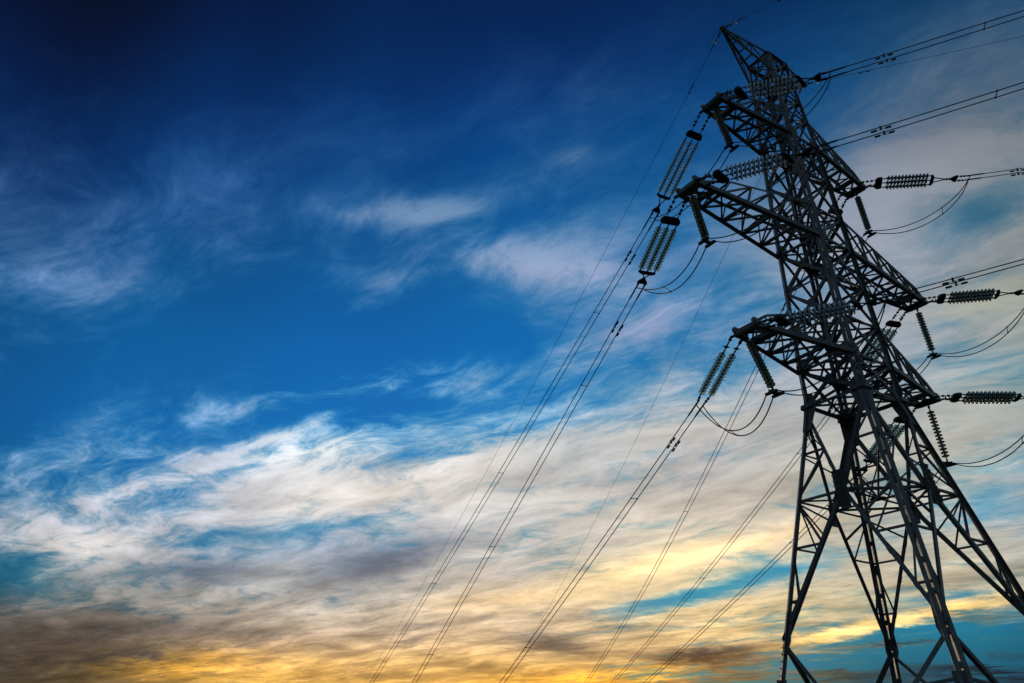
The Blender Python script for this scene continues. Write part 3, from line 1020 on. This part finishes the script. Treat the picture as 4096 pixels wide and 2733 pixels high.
def tension_set(key, label, group, attach, end, ndisc, reach, skew=0.0, disc=None):
    """yoke, three strings of discs, yoke, V link and fork from the arm tip to the clamps; reach = where discs begin"""
    inner, outer = attach
    a = (inner + outer) / 2
    d, h, nrm = frame(end - a)
    L = (end - a).length
    wire_h = h
    if h.dot(outer - inner) < 0:
        h = -h
    hw = h.copy()
    h = (h + d * (skew if h.x > 0 else -skew)).normalized()
    t = thing("tension_insulator", a, label, "insulator", group)
    yk = a + d * (reach - 0.30)
    m = MB()
    link_run(m, inner, yk - h * 0.22 - d * 0.04, knots=(0.2, 0.45, 0.62) if reach > 0.9 else (0.3, 0.6))
    link_run(m, outer, yk + h * 0.22 - d * 0.04, knots=(0.2, 0.45, 0.62) if reach > 0.9 else (0.3, 0.6))
    # arcing horn lugs on one link
    lq = outer.lerp(yk + h * 0.22, 0.6)
    m.rod(lq, lq + nrm * 0.14, 0.022)
    m.rod(lq - d * 0.13, lq - d * 0.13 + nrm * 0.14, 0.022)
    m.build("link_rods", FITTING, t)
    SP = 0.30
    yoke(t, yk, d, h, [(-0.33, 0.15), (-0.37, 0.06), (-0.35, -0.05), (-0.26, -0.13), (0.26, -0.13), (0.35, -0.05), (0.37, 0.06), (0.33, 0.15)], 0.10)
    e2 = None
    for k in (-1, 0, 1):
        e2 = chain(t, a + d * reach + h * (SP * k), d, ndisc, PITCH, disc)
    e = a + d * (reach + ndisc * PITCH)
    y2 = e + d * 0.18
    yoke(t, y2, d, h, [(-0.34, -0.05), (0.34, -0.05), (0.34, 0.02), (0.20, 0.08), (-0.20, 0.08), (-0.34, 0.02)], 0.07)
    rest = (end - y2).length
    v2 = y2 + d * (rest * 0.42)
    y3 = y2 + d * (rest * 0.68)
    m = MB()
    m.rod(y2 - h * 0.17 + d * 0.04, v2, 0.024)
    m.rod(y2 + h * 0.17 + d * 0.04, v2, 0.024)
    link_run(m, v2, y3, 0.018, (0.1, 0.42, 0.62), 0.045)
    m.build("fork_link", FITTING, t)
    for s in (-1, 1):
        m = MB()
        link_run(m, y3 + hw * s * SEP / 2 + d * 0.06, end + hw * s * SEP / 2, 0.016, (0.45, 0.8), 0.032)
        m.build("clamp_link", FITTING, t)
    yoke(t, y3, d, hw, [(-0.20, 0.10), (-0.17, 0.0), (-0.06, -0.13), (0.06, -0.13), (0.17, 0.0), (0.20, 0.10)], 0.08)
    return t


def arm_points(lev, sx, sy):
    L, z, _ = ARMS[(lev, sx)]
    return V3((sx * (L - 0.46), sy * (TIPY + 0.2), z - 0.03)), V3((sx * L, sy * (TIPY + 0.2), z - 0.03))


def span_pt(o, az, sy, m_, kap, s):
    return o + V3((s * math.sin(az), sy * s * math.cos(az), -m_ * s + kap * s * s))


ZB = 17.698
# where each bundle starts, its azimuth, slope and sag
SPANS = {
    ('top', -1, 1): ((-3.987, 4.417, 3.073), (0.1704, 0.3837, 0.00053)),
    ('middle', -1, 1): ((-5.687, 3.935, -1.355), (0.2175, 0.3799, 0.00020)),
    ('low', -1, 1): ((-4.201, 3.073, -6.200), (0.2270, 0.3964, 0.00066)),
    ('top', 1, 1): ((5.879, 3.980, 3.846), (0.3918, 0.4971, 0.00237)),
    ('middle', 1, 1): ((8.165, 3.980, -1.588), (0.3229, 0.3993, 0.00144)),
    ('low', 1, 1): ((6.446, 3.980, -6.632), (0.2726, 0.3664, 0.00147)),
    ('top', -1, -1): ((-2.430, -3.459, 5.088), (0.6054, -0.0362, 0.00083)),
    ('middle', -1, -1): ((-4.674, -3.412, 0.195), (0.6039, -0.0638, 0.00151)),
    ('low', -1, -1): ((-3.088, -3.293, -4.948), (0.6021, -0.1022, 0.00094)),
    ('top', 1, -1): ((7.540, -3.413, 5.029), (0.7158, 0.0442, 0.00080)),
    ('middle', 1, -1): ((9.699, -3.333, -0.138), (0.7300, 0.0100, 0.00080)),
    ('low', 1, -1): ((7.894, -2.891, -5.300), (0.7300, -0.0200, 0.00080)),
}
ARM_WORDS = {('top', -1): "uppermost left cross arm", ('middle', -1): "long middle left cross arm", ('low', -1): "lowest left cross arm",
             ('top', 1): "uppermost right cross arm", ('middle', 1): "long middle right cross arm", ('low', 1): "lowest right cross arm"}

LENGTH_FAR, LENGTH_NEAR = 44.0, 60.0
for (lev, sx, sy), (p, (az, sl, kap)) in SPANS.items():
    end = V3(p) + V3((0, 0, ZB))
    pts = arm_points(lev, sx, sy)
    a = (pts[0] + pts[1]) / 2
    words = ARM_WORDS[(lev, sx)]
    if (lev, sx, sy) == ('low', -1, 1):
        # this one has two separate strings, each straight onto its own conductor
        t = thing("tension_insulator", a, "pair of separate glass disc strings slanting left off the lowest left cross arm", "insulator", "tension insulators at the cross arm tips")
        d, h, nrm = frame(end - a)
        if h.dot(pts[1] - pts[0]) < 0:
            h = -h
        nd_ = 13
        st = (end - a).length - nd_ * PITCH - 0.42
        m = MB()
        for s, pt in zip((-1, 1), pts):
            q = a + d * (st - 0.1) + h * s * 0.19
            link_run(m, pt, q, 0.024, (0.2, 0.75), 0.05)
            c = pt.lerp(q, 0.75)
            m.bar(c - h * 0.12, c + h * 0.12, 0.03, 0.03)
        m.build("link_rods", FITTING, t)
        for s in (-1, 1):
            e = chain(t, a + d * st + h * s * 0.19, d, nd_)
            m = MB()
            link_run(m, e + d * 0.1, end + h * s * SEP / 2, 0.02, (0.4, 0.8), 0.04)
            m.build("fork_link", FITTING, t)
        continue
    if sy > 0:
        lab = "triple glass disc row slanting down to the left from the " + words
        tension_set((lev, sx, sy), lab, "tension insulators at the cross arm tips", pts, end, {('top', -1): 16, ('middle', -1): 13}.get((lev, sx), 14), 1.15 if sx < 0 else 1.0)
    else:
        lab = "triple glass disc row reaching right from the " + words
        tension_set((lev, sx, sy), lab, "tension insulators at the cross arm tips", pts, end, 12, 0.82, 0.5 if sx < 0 else 0.12, DISC_LIT if sx < 0 else DISC_GREY)

# conductors: twin bundles with dead-end clamps, vibration dampers and spacers
for (lev, sx, sy), (p, (az, sl, kap)) in SPANS.items():
    end = V3(p) + V3((0, 0, ZB))
    h = V3((math.cos(az), -sy * math.sin(az), 0))
    if sy > 0:
        # stop once the wire is only just above the eye line
        length = LENGTH_FAR
        s = 5.0
        while s < 120 and span_pt(end, az, sy, sl, kap, s).z > 2.2:
            s += 0.5
        length = s
    else:
        length = LENGTH_NEAR
    side = "left" if sx < 0 else "right"
    words = ARM_WORDS[(lev, sx)]
    lab = ("twin cable running down to the lower left from the " if sy > 0 else "thick twin cable running right from the ") + words
    t = thing("conductor_bundle", end, lab, "power line", "twin conductors strung from the cross arms")
    ss = [length * (i / 70.0) ** 1.3 for i in range(71)]
    for s_ in (-1, 1):
        m = MB()
        m.tube([span_pt(end, az, sy, sl, kap, s) + h * s_ * SEP / 2 for s in ss], 0.0175, 6)
        m.build("wire", CABLE, t)
        m = MB()
        m.tube([span_pt(end, az, sy, sl, kap, s) + h * s_ * SEP / 2 for s in (0.0, 0.3, 0.62)], 0.031, 8)
        m.tube([span_pt(end, az, sy, sl, kap, s) + h * s_ * SEP / 2 for s in (0.62, 0.72)], 0.024, 8)
        m.build("dead_end_clamp", FITTING, t)
        m = MB()
        sd = 1.95 + (0.12 if s_ > 0 else 0.0)
        c = span_pt(end, az, sy, sl, kap, sd) + h * s_ * SEP / 2
        dd = (span_pt(end, az, sy, sl, kap, sd + 0.1) - span_pt(end, az, sy, sl, kap, sd)).normalized()
        dn = V3((0, 0, -0.09))
        m.bar(c + V3((0, 0, 0.03)), c + dn * 1.15, 0.05, 0.05, u=dd)
        m.rod(c + dn - dd * 0.25, c + dn + dd * 0.25, 0.008)
        for k in (-1, 1):
            m.rod(c + dn + dd * 0.13 * k, c + dn + dd * 0.29 * k, 0.034, 8)
        m.build("vibration_damper", FITTING, t)
    sp_list = [5.2, 17.0, 29.0, 41.0, 53.0]
    for s in sp_list:
        if s < length - 1:
            m = MB()
            c = span_pt(end, az, sy, sl, kap, s)
            m.rod(c - h * SEP / 2, c + h * SEP / 2, 0.014)
            for k in (-1, 1):
                m.ball(c + h * k * SEP / 2, 0.035)
            m.build("spacer", FITTING, t)

# ------------------------------------------------------------------ jumper strings and loops
def bez(p0, p1, p2, p3, n=26):
    out = []
    for i in range(n + 1):
        t_ = i / n
        u_ = 1 - t_
        out.append(p0 * u_ ** 3 + p1 * 3 * u_ * u_ * t_ + p2 * 3 * u_ * t_ * t_ + p3 * t_ ** 3)
    return out


for (lev, sx), (L, z, _) in ARMS.items():
    top = V3((sx * (L - (0.12 if sx < 0 else 0.14)), 0.0 if lev != 'low' or sx > 0 else 0.10, z - (0.15 if sx < 0 else 0.06)))
    words = ARM_WORDS[(lev, sx)]
    t = thing("suspension_insulator", top, "single glass disc string hanging from the tip of the " + words, "insulator", "hanging insulators that hold the loops")
    d = V3({('top', -1): (-0.02, -0.18, -1), ('middle', -1): (-0.08, -0.20, -1), ('low', -1): (-0.12, -0.34, -1)}.get((lev, sx), (-0.08, -0.06, -1))).normalized()
    m = MB()
    link_run(m, top + V3((0, 0, 0.12)), top + d * 0.22, 0.018, (0.45, 0.8), 0.04)
    m.build("link_rods", FITTING, t)
    e = chain(t, top + d * 0.30, d, 14, 0.142, DISC_DARK)
    cl = e + d * 0.26
    m = MB()
    m.rod(e + d * 0.08, cl + V3((0, 0, 0.06)), 0.03)
    m.bar(cl - V3((0.20, 0, 0)), cl + V3((0.20, 0, 0)), 0.10, 0.09)
    for s in (-1, 1):
        q = cl + V3((s * 0.15, 0, 0))
        m.bar(q - V3((0, 0.20, 0.03)), q + V3((0, 0.20, -0.03)), 0.07, 0.09)
        m.rod(q + V3((0, 0.08, 0)), q + V3((0, 0.08, 0.10)), 0.016)
        m.rod(q - V3((0, 0.08, 0)), q + V3((0, -0.08, 0.10)), 0.016)
    m.build("jumper_clamp", FITTING, t)

    far_p, far_d = SPANS[(lev, sx, 1)]
    near_p, near_d = SPANS[(lev, sx, -1)]
    far_e, near_e = V3(far_p) + V3((0, 0, ZB)), V3(near_p) + V3((0, 0, ZB))
    t = thing("jumper_loop", cl, "pair of drooping cables looping beneath the tip of the " + words, "cable", "jumper loops under the cross arms")
    mid_pts = {}
    for s in (-1, 1):
        m = MB()
        hf = V3((math.cos(far_d[0]), -math.sin(far_d[0]), 0))
        hn = V3((math.cos(near_d[0]), math.sin(near_d[0]), 0))
        f0 = far_e + hf * s * SEP / 2
        n0 = near_e + hn * s * SEP / 2
        c0 = cl + V3((s * 0.15, 0, -0.03))
        lowf = 1.55 if lev == 'low' else 1.05
        fv, nv = f0 - c0, n0 - c0
        fh, nh = V3((fv.x, fv.y, 0)), V3((nv.x, nv.y, 0))
        pa = bez(f0 + V3((0, 0.12, -0.06)), f0 - fh * 0.20 + V3((0, 0, -0.95 * lowf - 0.08 * s)), c0 + fh * 0.42 + V3((0, 0, -0.85 * lowf - 0.08 * s)), c0 + V3((0, 0.18, 0)))
        pb = bez(c0 - V3((0, 0.18, 0)), c0 + nh * 0.40 + V3((0, 0, -0.50 - 0.10 * s)), n0 - nh * 0.12 + V3((0, 0, -1.3 - 0.10 * s)), n0 + V3((0.1, -0.1, -0.04)))
        m.tube(pa + pb, 0.0195, 6)
        m.build("wire", CABLE, t)
        mid_pts[s] = (pa[13], pb[15])
    for k in (0, 1):
        m = MB()
        m.rod(mid_pts[-1][k], mid_pts[1][k], 0.013)
        for s in (-1, 1):
            m.ball(mid_pts[s][k], 0.03)
        m.build("spacer", FITTING, t)

# ------------------------------------------------------------------ earth wires
EARTH = {(-1, 1): (0.2148, 0.3601, 0.00068), (1, 1): (0.3774, 0.3845, 0.00112), (-1, -1): (0.4707, -0.1008, 0.00081), (1, -1): (0.6831, 0.0191, 0.00073)}
for (sx, sy), (az, sl, kap) in EARTH.items():
    o = V3((sx * LE, sy * 0.10, Z_PEAK - 0.02))
    horn = "left horn" if sx < 0 else "right horn"
    way = "sloping away to the lower left" if sy > 0 else "running off to the right"
    dd = V3((math.sin(az), sy * math.cos(az), -sl)).normalized()
    d, h, nrm = frame(dd)
    t = thing("earth_wire_insulator", o, "small glass disc fitting with loop, %s from the %s" % (way, horn), "insulator", "earth wire fittings at the pylon top")
    m = MB()
    link_run(m, o, o + d * 0.42, 0.014, (0.3, 0.6), 0.035)
    m.build("link_rods", FITTING, t)
    c = o + d * 0.50
    od = bpy.data.objects.new("glass_disc", DISC)
    scene.collection.objects.link(od)
    od.parent = t
    od.location = c - o
    od.rotation_mode = 'QUATERNION'
    od.rotation_quaternion = (-d).to_track_quat('Z', 'Y')
    od.scale = (0.75, 0.75, 1.0)
    m = MB()
    m.rod(c + d * 0.06, c + d * 0.55, 0.024, 8, 0.012)
    m.build("dead_end_clamp", FITTING, t)
    m = MB()
    loop = bez(c + d * 0.45, c + d * 0.55 + V3((sx * 0.45, 0, -0.55)) , o + V3((sx * 0.75, 0, -0.35)), o - d * 0.05 + V3((0, 0, -0.06)))
    m.tube(loop, 0.006, 5)
    m.tube(bez(c + d * 0.4, c + d * 0.3 + h * 0.35 + nrm * 0.25, c - d * 0.1 + h * 0.3 + nrm * 0.3, c + nrm * 0.08), 0.005, 5)
    m.build("bonding_loop", FITTING, t)
    t = thing("earth_wire", o, "single thin wire %s from the %s of the pylon" % (way, horn), "power line", "thin earth wires from the pylon top")
    length = 60.0
    if sy > 0:
        s = 5.0
        while s < 120 and span_pt(o, az, sy, sl, kap, s).z > 2.2:
            s += 0.5
        length = s
    m = MB()
    m.tube([span_pt(o, az, sy, sl, kap, 0.5 + (length - 0.5) * (i / 60.0) ** 1.3) for i in range(61)], 0.0095, 6)
    m.build("wire", CABLE, t)
    m = MB()
    c = span_pt(o, az, sy, sl, kap, 2.6)
    dn = V3((0, 0, -0.05))
    m.bar(c + V3((0, 0, 0.015)), c + dn, 0.03, 0.03, u=dd)
    m.rod(c + dn - dd * 0.22, c + dn + dd * 0.22, 0.007)
    for k in (-1, 1):
        m.rod(c + dn + dd * 0.10 * k, c + dn + dd * 0.25 * k, 0.024, 8)
    m.build("vibration_damper", FITTING, t)
